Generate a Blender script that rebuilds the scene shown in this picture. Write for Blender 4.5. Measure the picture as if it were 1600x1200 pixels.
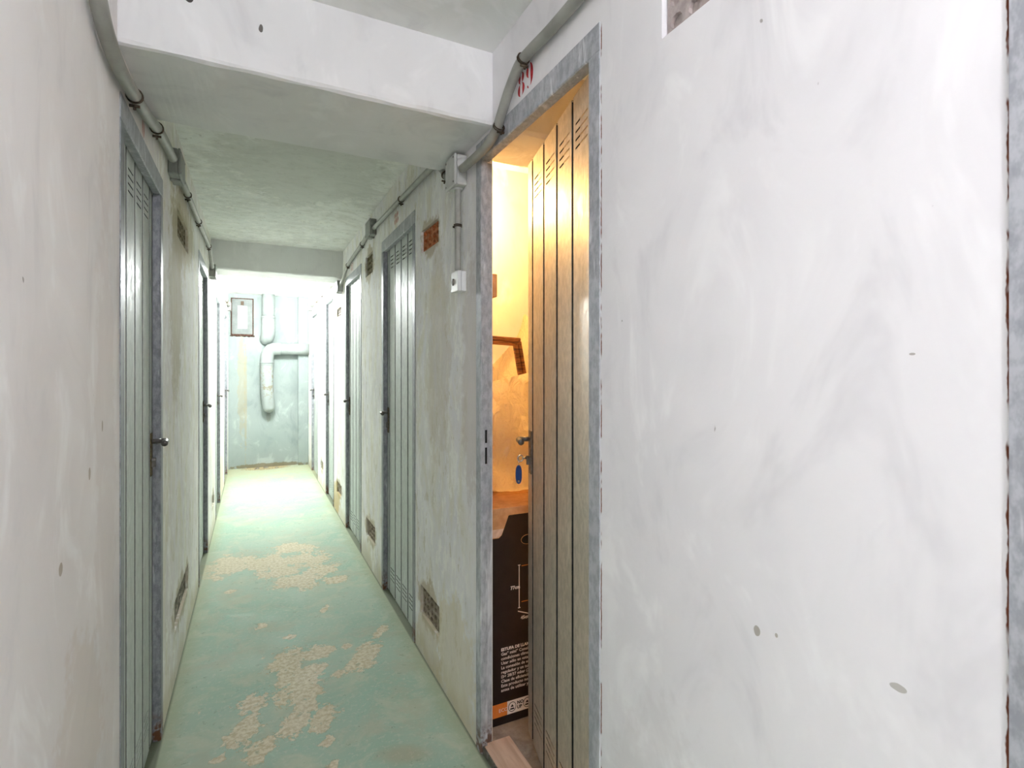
import bpy, bmesh, math, random
from mathutils import Vector, Matrix, noise as mnoise
for o in list(bpy.data.objects): bpy.data.objects.remove(o, do_unlink=True)
scene = bpy.context.scene
COL = scene.collection
R = math.radians
# ------------------------------------------------------------------ camera
YAW = math.atan(405/822.)            # the camera looks this far to the right of the corridor axis
cam = bpy.data.cameras.new('camera'); camo = bpy.data.objects.new('camera', cam); COL.objects.link(camo)
camo.location = (0, 0, 1.35); camo.rotation_euler = (R(90), 0, -YAW)
cam.sensor_width = 36; cam.lens = 822/1600*36; cam.shift_y = -20/1600; cam.clip_start = .02
scene.camera = camo
# ------------------------------------------------------------------ world, exposure, lamp powers
w = bpy.data.worlds.new('world'); scene.world = w; w.use_nodes = True
w.node_tree.nodes['Background'].inputs[0].default_value = (.02, .02, .02, 1)
scene.view_settings.view_transform = 'Standard'; scene.view_settings.look = 'None'
scene.view_settings.gamma = 1; scene.view_settings.exposure = .72; scene.view_settings.use_curve_mapping = False
scene.cycles.max_bounces = 10; scene.cycles.diffuse_bounces = 7; scene.cycles.glossy_bounces = 3
scene.cycles.use_light_tree = False; scene.cycles.use_adaptive_sampling = True; scene.cycles.adaptive_threshold = .05   # light that goes back and forth between white walls
LAMP_FAR = ((.955, 1.0, .985), 690)     # globe lamp in the far bay
LAMP_NEAR = ((1.0, .985, 1.055), 198)    # the same kind of lamp behind the camera
LAMP_ROOM = ((1.0, .56, .19), 1200)    # warm bulb in the open storeroom

# ------------------------------------------------------------------ plan (metres)
XL, XR = -.304, .7236                # corridor wall faces
YN, YF = -3.0, 8.2                   # corridor ends
ZC = 2.42                            # ceiling
WT = .06                             # wall thickness

# ================================================================== materials
class NT:
    def __init__(s, name):
        s.m = bpy.data.materials.new(name); s.m.use_nodes = True
        s.t = s.m.node_tree; s.b = s.t.nodes['Principled BSDF']; s._co = None
    def n(s, kind, **kw):
        x = s.t.nodes.new(kind)
        for k, v in kw.items(): setattr(x, k, v)
        return x
    def put(s, sock, v):
        if v is None: return
        if isinstance(v, bpy.types.NodeSocket): s.t.links.new(v, sock)
        elif isinstance(v, (tuple, list)):
            v = tuple(v)
            if sock.type == 'RGBA' and len(v) == 3: v = v + (1,)
            sock.default_value = v
        else: sock.default_value = v
    @property
    def co(s):
        if not s._co: s._co = s.n('ShaderNodeTexCoord').outputs['Object']
        return s._co
    def scaled(s, v, rot=(0,0,0), src=None, loc=(0,0,0)):
        x = s.n('ShaderNodeMapping'); s.put(x.inputs['Vector'], src or s.co)
        x.inputs['Scale'].default_value = v; x.inputs['Rotation'].default_value = rot; x.inputs['Location'].default_value = loc
        return x.outputs[0]
    def noise(s, scale, detail=4, rough=.55, vec=None, dist=0):
        x = s.n('ShaderNodeTexNoise'); s.put(x.inputs['Vector'], vec or s.co)
        x.inputs['Scale'].default_value = scale; x.inputs['Detail'].default_value = detail
        x.inputs['Roughness'].default_value = rough; x.inputs['Distortion'].default_value = dist
        return x.outputs['Fac']
    def ramp(s, fac, lo, hi, a=0., b=1.):
        x = s.n('ShaderNodeMapRange', clamp=True); x.interpolation_type = 'SMOOTHSTEP'
        s.put(x.inputs['Value'], fac); x.inputs['From Min'].default_value = lo; x.inputs['From Max'].default_value = hi
        x.inputs['To Min'].default_value = a; x.inputs['To Max'].default_value = b
        return x.outputs['Result']
    def mix(s, fac, a, b):
        x = s.n('ShaderNodeMix', data_type='RGBA')
        s.put(x.inputs[0], fac); s.put(x.inputs[6], a); s.put(x.inputs[7], b)
        return x.outputs[2]
    def math(s, op, a, b=None, clamp=False):
        x = s.n('ShaderNodeMath', operation=op, use_clamp=clamp); s.put(x.inputs[0], a)
        if b is not None: s.put(x.inputs[1], b)
        return x.outputs[0]
    def vm(s, op, a, b=None):
        x = s.n('ShaderNodeVectorMath', operation=op); s.put(x.inputs[0], a)
        if b is not None: s.put(x.inputs[1], b)
        return x.outputs['Value'] if op in ('LENGTH', 'DISTANCE') else x.outputs[0]
    def sep(s, v=None):
        x = s.n('ShaderNodeSeparateXYZ'); s.put(x.inputs[0], v or s.co); return x.outputs
    def ell(s, vec, c, r):               # normalised distance from an ellipsoid's centre
        return s.vm('LENGTH', s.vm('MULTIPLY', s.vm('SUBTRACT', vec, tuple(c)), tuple(1/q for q in r)))
    def bump(s, h, dist=.01, strength=1., prev=None):
        x = s.n('ShaderNodeBump'); x.inputs['Distance'].default_value = dist; x.inputs['Strength'].default_value = strength
        s.put(x.inputs['Height'], h)
        if prev is not None: s.put(x.inputs['Normal'], prev)
        return x.outputs[0]
    def done(s, col=None, rough=.6, metal=0, nor=None, spec=None):
        s.put(s.b.inputs['Base Color'], col); s.put(s.b.inputs['Roughness'], rough); s.put(s.b.inputs['Metallic'], metal)
        if nor is not None: s.put(s.b.inputs['Normal'], nor)
        if spec is not None: s.put(s.b.inputs['Specular IOR Level'], spec)
        return s.m
def rgb(r, g, b):
    f = lambda c: ((c/255+.055)/1.055)**2.4 if c > 10 else c/255/12.92
    return (f(r), f(g), f(b))

def plaster(name, base=(228,227,226), alt=(214,212,212), old=None, stains=(), chips=(), rust=(), seed=0, skirt=0., white=.55, oldc=(228,224,206)):
    """trowelled lime plaster; old = (y0, y1) start of the damp, older stretch; stains = (centre, radii, colour, strength)"""
    t = NT(name); off = (seed*3.1, seed*1.7, seed*.9)
    big = t.noise(1.6, 3, .6, t.scaled((1, 1, .8), loc=off))
    tro = t.noise(5.5, 4, .62, t.scaled((1, 1, .55), rot=(.5, 0, 0), loc=off), .7)
    fine = t.noise(70, 1, .6)
    col = t.mix(t.ramp(big, .38, .66), rgb(*base), rgb(*alt))
    col = t.mix(t.math('MULTIPLY', t.ramp(tro, .5, .72), .5), col, rgb(base[0]-26, base[1]-26, base[2]-24))
    col = t.mix(t.math('MULTIPLY', t.ramp(tro, .46, .30), white), col, rgb(252, 252, 252))
    X, Y, Z = t.sep()
    if old:
        m = t.ramp(Y, *old)
        st = t.noise(3.2, 4, .68, t.scaled((1, 1.5, .62), loc=(off[1], off[0], 2)), 1.1)
        st2 = t.noise(7.5, 4, .65, t.scaled((1, 1.2, .7), loc=(4, off[0], 1)), 1.6)
        col = t.mix(t.math('MULTIPLY', m, t.ramp(st, .42, .70, 0, .85)), col, rgb(*oldc))
        col = t.mix(t.math('MULTIPLY', m, t.ramp(st2, .52, .68, 0, .6)), col, rgb(230, 230, 223))
        col = t.mix(t.math('MULTIPLY', m, t.ramp(st2, .42, .34, 0, .8)), col, rgb(248, 248, 243))
        fl = t.noise(15, 4, .72, t.scaled((1, 1.3, .55), loc=(off[0], 3, 6)))
        col = t.mix(t.math('MULTIPLY', m, t.ramp(fl, .555, .60, 0, .7)), col, rgb(250, 250, 246))
        col = t.mix(t.math('MULTIPLY', m, t.ramp(fl, .41, .36, 0, .55)), col, rgb(oldc[0]-26, oldc[1]-28, oldc[2]-30))
    if skirt:                           # rising damp, dirt and splashes along the foot of the wall
        nz = t.noise(6, 3, .65, t.scaled((1, 1, .6), loc=(1, 7, 3)))
        hgt = t.math('ADD', Z, t.math('MULTIPLY', t.math('SUBTRACT', nz, .5), .35))
        col = t.mix(t.ramp(hgt, skirt, .02, 0, .6), col, rgb(196, 188, 162))
    if chips or stains:
        nz = t.noise(9, 3, .65, t.scaled((1, 1, .8))); nzc = t.math('MULTIPLY', t.math('SUBTRACT', t.math('ADD', t.math('MULTIPLY', nz, .65), t.math('MULTIPLY', t.noise(38, 3, .6), .35)), .5), 2.2)
        nf = t.math('MULTIPLY', t.math('SUBTRACT', t.noise(38, 2, .6), .5), .9)
    for c, r, k, a in stains:
        d = t.math('ADD', t.ell(t.co, c, r), nzc)
        col = t.mix(t.ramp(d, 1.05, .72, 0, a), col, rgb(*k))
    for c, r, k in chips:
        d = t.math('ADD', t.ell(t.co, c, r), nf)
        col = t.mix(t.ramp(d, 1.0, .88), col, rgb(*k))
    if rust: n1 = t.noise(26, 3, .75, t.scaled((1, 1, .35))); n2 = t.noise(45, 2, .6)
    for y, wid, s_, z0, z1 in rust:
        wv = t.math('MULTIPLY', t.math('SUBTRACT', n2, .5), wid*2)
        d = t.math('ABSOLUTE', t.math('ADD', t.math('SUBTRACT', Y, y), wv))
        k = t.math('MULTIPLY', t.ramp(d, wid, wid*.5), t.ramp(n1, .44, .52))
        if z1 is not None: k = t.math('MULTIPLY', k, t.ramp(Z, z1, z1-.02))
        col = t.mix(k, col, rgb(112, 62, 42))
    sp = t.noise(34, 2, .5, t.scaled((1, 1, .7), loc=(5, 2, off[0])))
    col = t.mix(t.ramp(sp, .80, .82, 0, .7), col, rgb(140, 132, 124))
    h = t.math('ADD', t.noise(7, 3, .6, t.scaled((1, 1, .6), loc=off)), t.math('MULTIPLY', fine, .10))
    return t.done(col, .88, 0, t.bump(h, .008, .35), .2)

def steel(name, base, dark, light, rough=.42, metal=.35, rusty=0., grime=0., wipe=.3):
    t = NT(name)
    sp = t.noise(60, 3, .7, t.scaled((1, 1, .55))); br = t.noise(5, 4, .65, t.scaled((1.6, 1.6, .22)), .8)
    scr = t.noise(26, 3, .7, t.scaled((1, 1, .16), rot=(.35, .2, 0)))
    col = t.mix(t.ramp(sp, .35, .65), rgb(*dark), rgb(*base))
    col = t.mix(t.ramp(br, .52, .74, 0, wipe), col, rgb(*light))
    col = t.mix(t.ramp(scr, .62, .72, 0, .65), col, rgb(*light))
    if grime:
        col = t.mix(t.ramp(br, .46, .28, 0, grime), col, rgb(96, 92, 76))
    if rusty:
        Z = t.sep()[2]
        k = t.math('MULTIPLY', t.ramp(Z, .14, .03), t.ramp(t.noise(30, 4, .6), .40, .55, 0, rusty))
        col = t.mix(k, col, rgb(104, 66, 42))
    rg = t.ramp(sp, .3, .7, rough-.08, rough+.12)
    return t.done(col, rg, metal, t.bump(sp, .002, .35))

def flat(name, c, rough=.6, metal=0, var=12, sc=20, spec=None, bump=.0):
    t = NT(name); nz = t.noise(sc, 4, .6)
    lo = tuple(max(0, q-var) for q in c); hi = tuple(min(255, q+var) for q in c)
    return t.done(t.mix(t.ramp(nz, .3, .7), rgb(*lo), rgb(*hi)), rough, metal, t.bump(nz, .004, bump) if bump else None, spec)

M = {}
M['leaf'] = steel('galvanised_leaf', (204,210,206), (184,190,187), (234,238,236), .52, .12)
M['leaf_open'] = steel('brown_galvanised_leaf', (206,196,184), (180,170,158), (224,214,200), .5, .55, wipe=.15)
M['seam'] = steel('seam_channel', (66,68,71), (44,46,50), (120,124,126), .5, .35)
M['frame'] = steel('painted_steel_frame', (152,155,160), (120,122,128), (200,204,206), .45, .2, rusty=1., grime=.25)
M['frame_pale'] = steel('smeared_and_lit_frame', (184,187,192), (154,157,163), (236,238,240), .55, .12, rusty=.9, wipe=.85)
M['hardware'] = flat('worn_handle_metal', (112,108,104), .4, .6, 22, 60)
M['brass'] = flat('tarnished_lock', (98,84,50), .5, .4, 25, 80)
M['chrome'] = flat('key_metal', (196,190,180), .25, .9, 10, 60)
M['dark'] = flat('hole_darkness', (14,13,13), .8, 0, 4)  # black that stands in for the shade inside holes
M['conduit'] = flat('grey_pvc_conduit', (154,154,147), .45, 0, 9, 12)
M['jbox'] = flat('grey_pvc_box', (196,197,194), .5, 0, 8, 16)
M['jbox_old'] = flat('dull_grey_box', (150,152,148), .55, 0, 9, 16)
M['switch'] = flat('white_switch_plastic', (226,228,228), .4, 0, 6, 14)
M['rustclip'] = flat('rusty_clip', (78,64,50), .6, .5, 26, 90)
M['red'] = flat('red_stencil_paint', (176,26,34), .7, 0, 26, 70)
M['red_faded'] = flat('faded_red_stencil_paint', (190,128,116), .8, 0, 26, 60)
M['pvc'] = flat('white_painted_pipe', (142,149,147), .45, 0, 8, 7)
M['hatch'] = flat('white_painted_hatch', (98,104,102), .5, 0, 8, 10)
M['pane'] = flat('white_glossy_pane', (248,248,248), .2, 0, 2)
M['rustframe'] = flat('rusted_iron_edge', (62,36,24), .85, 0, 20, 60, bump=.6)
M['brick'] = flat('terracotta_air_brick', (168,110,74), .9, 0, 26, 40, .1, .5)
M['brick_grey'] = flat('dusty_air_brick', (150,138,122), .9, 0, 24, 40, .1, .5)
M['brick_pale'] = flat('pale_air_brick', (176,166,162), .9, 0, 14, 40, .1, .4)
M['mortar'] = flat('old_mortar', (134,128,114), .95, 0, 24, 26, .1, .8)
M['brick_brown'] = flat('brown_air_brick', (124,114,90), .95, 0, 24, 34, .1, .6)
M['card'] = flat('bare_cardboard', (196,146,100), .8, 0, 10, 30)
M['print'] = flat('dark_printed_card', (34,22,18), .45, 0, 4, 30)
M['ink_white'] = flat('white_print', (236,226,220), .6, 0, 3)
M['ink_orange'] = flat('orange_print', (226,128,52), .6, 0, 5)
M['ink_black'] = flat('black_print', (26,20,18), .6, 0, 3)
M['tag'] = flat('blue_plastic', (18,54,112), .35, 0, 8, 40)
t = NT('varnished_wood'); g = t.noise(9, 6, .65, t.scaled((1, 1, 7)), 1.5)
M['wood'] = t.done(t.mix(t.ramp(g, .35, .65), rgb(92,48,22), rgb(172,104,52)), .4)
t = NT('pale_plank'); g = t.noise(7, 6, .6, t.scaled((5, .5, 5)), 1.0)
M['plank'] = t.done(t.mix(t.ramp(g, .3, .7), rgb(206,172,148), rgb(228,200,178)), .75)
t = NT('room_floor_concrete'); a = t.noise(30, 6, .7); b = t.noise(4, 4, .6)
M['concrete'] = t.done(t.mix(t.ramp(b, .35, .7), t.mix(t.ramp(a, .3, .7), rgb(142,132,122), rgb(184,172,160)), rgb(160,146,130)), .85, 0, t.bump(a, .004, .5))
# thin crumpled polythene; white plastic tinted yellow to carry the warm lamplight
t = NT('thin_plastic_bag'); t.t.nodes.remove(t.b)
out = t.t.nodes['Material Output']
cr = t.noise(24, 5, .6, t.scaled((1, 1, .5)), 2.0); nb_ = t.bump(cr, .03, 1.)
df = t.n('ShaderNodeBsdfDiffuse'); tl = t.n('ShaderNodeBsdfTranslucent'); gl = t.n('ShaderNodeBsdfGlossy')
for x in (df, tl): t.put(x.inputs['Color'], rgb(252, 232, 190)); t.put(x.inputs['Normal'], nb_)
gl.inputs['Roughness'].default_value = .3; t.put(gl.inputs['Normal'], nb_)
tr = t.n('ShaderNodeBsdfTransparent')
m1 = t.n('ShaderNodeMixShader'); m1.inputs[0].default_value = .68; t.put(m1.inputs[1], df.outputs[0]); t.put(m1.inputs[2], tl.outputs[0])
m2 = t.n('ShaderNodeMixShader'); m2.inputs[0].default_value = .12; t.put(m2.inputs[1], m1.outputs[0]); t.put(m2.inputs[2], gl.outputs[0])
m3 = t.n('ShaderNodeMixShader'); m3.inputs[0].default_value = .05; t.put(m3.inputs[1], m2.outputs[0]); t.put(m3.inputs[2], tr.outputs[0])
t.put(out.inputs['Surface'], m3.outputs[0]); M['bag'] = t.m
def glow(name, c, s):
    t = NT(name); t.put(t.b.inputs['Emission Color'], c); t.b.inputs['Emission Strength'].default_value = s
    t.put(t.b.inputs['Base Color'], (.9, .9, .9)); return t.m
M['lamp_far'] = glow('lit_globe', *LAMP_FAR); M['lamp_near'] = glow('lit_globe_near', *LAMP_NEAR); M['bulb'] = glow('lit_bulb', *LAMP_ROOM)

# mint floor paint, flaked off in patches
def floor_material():
    t = NT('mint_floor_paint')
    v = t.n('ShaderNodeVectorRotate', rotation_type='Z_AXIS'); t.put(v.inputs['Vector'], t.co); v.inputs['Angle'].default_value = YAW
    v = v.outputs[0]                     # x across, y away, turned with the flaking's own lie
    big = t.noise(1.7, 2, .6); mid = t.noise(6, 4, .66, None, .8); fine = t.noise(55, 3, .65); grain = fine
    green = t.mix(t.ramp(big, .35, .65), rgb(146,172,154), rgb(158,177,160))
    green = t.mix(t.ramp(mid, .46, .68, 0, .7), green, rgb(180,184,164))
    green = t.mix(t.ramp(mid, .42, .26, 0, .7), green, rgb(134,174,154))
    green = t.mix(t.ramp(fine, .54, .64, 0, .6), green, rgb(178,186,170))
    green = t.mix(t.ramp(t.noise(3.2, 4, .7, t.scaled((1, 1, 1), loc=(9, 4, 0))), .50, .64, 0, .55), green, rgb(166,168,148))
    bare = t.mix(t.ramp(fine, .35, .65), rgb(178,167,138), rgb(206,199,176))
    px = [(448,1033,22,17),(494,1021,17,11),(474,1070,30,26),(464,1130,15,24),(507,1121,16,18),(527,1054,12,6),(569,1025,19,19),
          (594,987,8,8),(396,1102,16,14),(384,1146,17,18),(411,1169,17,19),(365,883,33,15),(419,879,42,11),(482,875,30,10),(465,908,30,11),
          (527,906,13,6),(461,856,26,7),(521,1196,8,7),(515,1156,8,9),(508,951,5,5),(407,980,8,6),(543,1010,6,4),(340,1188,9,6),(362,924,8,3),(454,995,7,4),(450,1058,16,16),(492,1044,16,9),(478,1104,18,14),(390,1125,9,12),(440,892,30,9),(500,890,24,8)]
    m = None
    for x, y, rx, ry in px:              # patch centres and radii measured on the floor plane
        d = 1.35*822/(y-580); c = ((x-800)/822*d, d, 0)
        q = t.ell(v, c, (rx*d/822*1.0, ry*d*d/(1.35*822)*1.0, 1))
        m = q if m is None else t.math('MINIMUM', m, q)
    e = t.math('ADD', t.math('MULTIPLY', m, .86), t.math('ADD', t.math('MULTIPLY', t.math('SUBTRACT', t.noise(8, 5, .76), .5), 3.8), t.math('MULTIPLY', t.math('SUBTRACT', t.noise(34, 3, .7), .5), 1.6)))
    k = t.ramp(e, 1.02, .96)
    rnd = t.ramp(t.noise(9, 5, .75, t.scaled((1, .8, 1), loc=(3, 8, 0))), .685, .70)
    k = t.math('MAXIMUM', k, rnd)
    rim = t.math('MULTIPLY', t.ramp(e, 1.10, 1.03), t.ramp(e, .94, 1.01))
    col = t.mix(k, green, bare)
    col = t.mix(t.math('MULTIPLY', rim, .45), col, rgb(128,134,112))
    X, Y, Z = t.sep()
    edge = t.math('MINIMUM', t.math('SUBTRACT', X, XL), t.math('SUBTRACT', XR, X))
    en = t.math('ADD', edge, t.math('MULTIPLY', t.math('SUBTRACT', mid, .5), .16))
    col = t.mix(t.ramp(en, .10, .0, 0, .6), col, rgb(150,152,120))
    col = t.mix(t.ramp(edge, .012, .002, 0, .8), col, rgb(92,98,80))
    far = t.math('ADD', Y, t.math('MULTIPLY', t.math('SUBTRACT', mid, .5), 1.6))
    col = t.mix(t.ramp(far, 6.6, 8.0, 0, .65), col, rgb(172,170,138))
    brk = t.math('ADD', t.ell(t.co, (.16, 8.16, 0), (.30, .20, 1)), t.math('MULTIPLY', t.math('SUBTRACT', fine, .5), 1.6))
    col = t.mix(t.ramp(brk, 1., .9), col, t.mix(t.ramp(grain, .4, .6), rgb(128,106,70), rgb(190,176,138)))
    brn = t.math('ADD', t.ell(v, ((632-800)/822*1.853, 1.853, 0), (.12, .06, 1)), t.math('MULTIPLY', t.math('SUBTRACT', mid, .5), 1.6))
    col = t.mix(t.ramp(brn, 1.1, .3, 0, .4), col, rgb(168,142,112))
    grt = t.noise(20, 4, .75, t.scaled((1, 1, 1), loc=(1, 6, 0)))
    col = t.mix(t.ramp(grt, .40, .32, 0, .5), col, rgb(120,138,120))
    spk = t.noise(48, 2, .5, t.scaled((1, 1, 1), loc=(2, 2, 2)))
    col = t.mix(t.ramp(spk, .755, .775, 0, .8), col, rgb(70,74,66))
    h = t.math('ADD', t.noise(9, 3, .65), t.math('MULTIPLY', t.noise(60, 1), .4))
    return t.done(col, t.ramp(mid, .3, .7, .62, .8), 0, t.bump(h, .003, .35), .3)
M['floor'] = floor_material()

# ================================================================== mesh helpers
def obj(name, bm, mat, parent=None, smooth=False, loc=None, rz=0, **props):
    me = bpy.data.meshes.new(name)
    if isinstance(bm, bmesh.types.BMesh):
        bmesh.ops.recalc_face_normals(bm, faces=bm.faces[:]); bm.to_mesh(me); bm.free()
    else: me = bm
    if mat is not None:
        me.materials.clear(); me.materials.append(M[mat] if isinstance(mat, str) else mat)
    if smooth: me.polygons.foreach_set('use_smooth', [True]*len(me.polygons))
    o = bpy.data.objects.new(name, me); COL.objects.link(o)
    if parent: o.parent = parent
    if loc is not None: o.location = loc
    if rz: o.rotation_euler = (0, 0, rz)
    for k, v in props.items(): o[k] = v
    return o
def thing(name, label, cat=None, loc=(0,0,0), rz=0, group=None, kind=None):
    o = bpy.data.objects.new(name, None); COL.objects.link(o); o.empty_display_size = .1
    o.location = loc; o.rotation_euler = (0, 0, rz); o['label'] = label
    if cat: o['category'] = cat
    if group: o['group'] = group
    if kind: o['kind'] = kind
    return o
def nb(): return bmesh.new()
def box(bm, a, b, bev=0., seg=2):
    r = bmesh.ops.create_cube(bm, size=1); vs = r['verts']
    for v in vs:
        v.co = Vector([a[i] if v.co[i] < 0 else b[i] for i in range(3)])
    if bev:
        es = list({e for v in vs for e in v.link_edges})
        bmesh.ops.bevel(bm, geom=es, offset=bev, segments=seg, affect='EDGES', profile=.5)
    return bm
def tube(bm, pts, r, n=14, cap=True):
    """round tube along a polyline; r one number or one per point"""
    pts = [Vector(p) for p in pts]; rs = r if isinstance(r, (list, tuple)) else [r]*len(pts)
    rings = []; up = None
    for i, p in enumerate(pts):
        d = (pts[min(i+1, len(pts)-1)] - pts[max(i-1, 0)]).normalized()
        if up is None:
            up = Vector((0, 0, 1)) if abs(d.z) < .9 else Vector((1, 0, 0))
        sx = d.cross(up).normalized(); up = sx.cross(d).normalized()
        rings.append([bm.verts.new(p + rs[i]*(math.cos(2*math.pi*k/n)*sx + math.sin(2*math.pi*k/n)*up)) for k in range(n)])
    for a, b in zip(rings, rings[1:]):
        for k in range(n): bm.faces.new((a[k], a[(k+1) % n], b[(k+1) % n], b[k]))
    if cap:
        for q in (rings[0], rings[-1]): bm.faces.new(q)
    return bm
def smoothpath(pts, sub=6):
    P = [Vector(p) for p in pts]; out = []
    for i in range(len(P)-1):
        p0, p1, p2, p3 = P[max(i-1,0)], P[i], P[i+1], P[min(i+2, len(P)-1)]
        for k in range(sub):
            t = k/sub
            out.append(.5*((2*p1)+(-p0+p2)*t+(2*p0-5*p1+4*p2-p3)*t*t+(-p0+3*p1-3*p2+p3)*t**3))
    return out + [P[-1]]
def plate(bm, x0, x1, z0, z1, y0, y1, holes=()):
    """slab in the x-z plane, y0 front to y1 back, with rectangular through-holes (x0,x1,z0,z1)"""
    xs = sorted({x0, x1, *[q for h in holes for q in h[:2]]}); zs = sorted({z0, z1, *[q for h in holes for q in h[2:]]})
    xs = [q for q in xs if x0 <= q <= x1]; zs = [q for q in zs if z0 <= q <= z1]
    cache = {}
    def v(x, y, z):
        k = (round(x,5), round(y,5), round(z,5))
        if k not in cache: cache[k] = bm.verts.new((x, y, z))
        return cache[k]
    def solid(i, j):
        if i < 0 or j < 0 or i >= len(xs)-1 or j >= len(zs)-1: return False
        cx, cz = (xs[i]+xs[i+1])/2, (zs[j]+zs[j+1])/2
        return not any(h[0] < cx < h[1] and h[2] < cz < h[3] for h in holes)
    for i in range(len(xs)-1):
        for j in range(len(zs)-1):
            if not solid(i, j): continue
            a, b, c, d = xs[i], xs[i+1], zs[j], zs[j+1]
            bm.faces.new((v(a,y0,c), v(b,y0,c), v(b,y0,d), v(a,y0,d)))
            bm.faces.new((v(a,y1,c), v(a,y1,d), v(b,y1,d), v(b,y1,c)))
            for (ii, jj, p, q) in ((i-1, j, (a,c), (a,d)), (i+1, j, (b,d), (b,c)), (i, j-1, (b,c), (a,c)), (i, j+1, (a,d), (b,d))):
                if not solid(ii, jj):
                    bm.faces.new((v(p[0],y0,p[1]), v(q[0],y0,q[1]), v(q[0],y1,q[1]), v(p[0],y1,p[1])))
    return bm
def holed_brick(bm, W, H, D, nx, nz, fr=.32, blind=False, n=10, sq=False):
    """air brick: front face at y=0 going back to y=D, nx by nz round holes"""
    cw, ch = W/nx, H/nz
    def ring(y, cx, cz, rx, rz): return [bm.verts.new((cx+rx*math.cos(2*math.pi*k/n+math.pi/n), y, cz+rz*math.sin(2*math.pi*k/n+math.pi/n))) for k in range(n)]
    dpt = .009 if blind else D
    for i in range(nx):
        for j in range(nz):
            cx, cz = -W/2+cw*(i+.5), ch*(j+.5)
            rr = (cw*fr, ch*fr)
            a = ring(0, cx, cz, *rr); b = ring(dpt, cx, cz, *rr)
            for k in range(n): bm.faces.new((a[k], b[k], b[(k+1) % n], a[(k+1) % n]))
            if blind: bm.faces.new(b)
            for y in ((0,) if blind else (0, D)):
                rg = a if y == 0 else b
                sqv = []
                for k in range(n):
                    an = 2*math.pi*k/n+math.pi/n; c, s = math.cos(an), math.sin(an); m = max(abs(c), abs(s))
                    sqv.append(bm.verts.new((cx+cw/2*c/m, y, cz+ch/2*s/m)))
                for k in range(n): bm.faces.new((rg[k], rg[(k+1) % n], sqv[(k+1) % n], sqv[k]))
                # corners of the cell
                for sx in (-1, 1):
                    for sz in (-1, 1):
                        best = sorted(range(n), key=lambda k: (sqv[k].co-Vector((cx+sx*cw/2, y, cz+sz*ch/2))).length)[:2]
                        cv = bm.verts.new((cx+sx*cw/2, y, cz+sz*ch/2))
                        try: bm.faces.new((sqv[best[0]], sqv[best[1]], cv))
                        except ValueError: pass
    bmesh.ops.remove_doubles(bm, verts=bm.verts[:], dist=.0003)
    for q in ((-W/2, -W/2), (W/2, W/2)):
        vs = [bm.verts.new((q[0], 0, 0)), bm.verts.new((q[0], D, 0)), bm.verts.new((q[0], D, H)), bm.verts.new((q[0], 0, H))]; bm.faces.new(vs)
    for z in (0, H):
        vs = [bm.verts.new((-W/2, 0, z)), bm.verts.new((W/2, 0, z)), bm.verts.new((W/2, D, z)), bm.verts.new((-W/2, D, z))]; bm.faces.new(vs)
    return bm
def poly_extrude(bm, pts, y0, y1):
    a = [bm.verts.new((x, y0, z)) for x, z in pts]; b = [bm.verts.new((x, y1, z)) for x, z in pts]
    bm.faces.new(a); bm.faces.new(b[::-1])
    for k in range(len(pts)): bm.faces.new((a[k], a[(k+1) % len(pts)], b[(k+1) % len(pts)], b[k]))
    return bm
RZR, RZL = -math.pi/2, math.pi/2     # things on the right wall / the left wall: local x along the wall, y into it
def side(s): return (XR, RZR, -1) if s == 'R' else (XL, RZL, 1)

# ================================================================== the setting
DOORS = {  # name: (side, y0, y1, frame top, label)
 'door_1': ('R', 1.005, 1.755, 2.160, 'half-open galvanised door with six strips under the red number 89'),
 'door_2': ('R', 2.555, 3.303, 2.152, 'closed grey strip door under the faded number 88'),
 'door_3': ('R', 4.00, 4.745, 2.150, 'closed grey strip door between two low vents, third on the right wall'),
 'door_4': ('R', 5.47, 6.13, 2.150, 'brightly lit closed door, fourth on the right wall beside the globe lamp'),
 'door_5': ('R', 6.93, 7.67, 2.150, 'bluish closed door at the far right end beside the pilaster'),
 'door_6': ('R', -.477, .268, 2.160, 'door with rust-edged frame at the right border of the picture'),
 'door_7': ('L', 1.640, 2.337, 2.062, 'tall grey strip door with dark jamb, nearest on the left wall'),
 'door_8': ('L', 3.810, 4.555, 2.110, 'narrow-looking grey door, second on the left wall before the far beam'),
 'door_9': ('L', 5.47, 6.22, 2.110, 'washed-out bright door, third on the left wall under the lamp'),
 'door_10': ('L', 7.10, 7.86, 2.110, 'farthest door on the left wall next to the small hatch'),
}
VENTS = [  # side, y0, y1, z0, z1, material, nx, nz, through
 ('R', 2.190, 2.455, 1.912, 2.018, 'brick', 4, 3, True),
 ('R', 2.180, 2.460, .195, .330, 'brick_grey', 5, 4, False),
 ('R', 3.590, 3.835, 2.018, 2.160, 'brick_brown', 5, 4, False),
 ('R', 3.510, 3.810, .190, .315, 'brick_grey', 5, 4, False),
 ('R', 5.000, 5.260, 1.865, 1.940, 'brick_pale', 5, 3, False),
 ('R', 4.970, 5.270, .195, .304, 'brick_grey', 5, 4, False),
 ('R', 6.36, 6.62, .195, .304, 'brick_grey', 5, 4, False),
 ('R', .555, .800, 2.005, 2.140, 'brick_pale', 5, 3, False),
 ('L', 2.790, 3.215, 1.960, 2.085, 'brick_brown', 5, 4, False),
 ('L', 2.690, 3.220, .215, .345, 'mortar', 5, 4, False),
 ('L', 5.02, 5.28, .20, .31, 'brick_grey', 5, 4, False),
]
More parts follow.
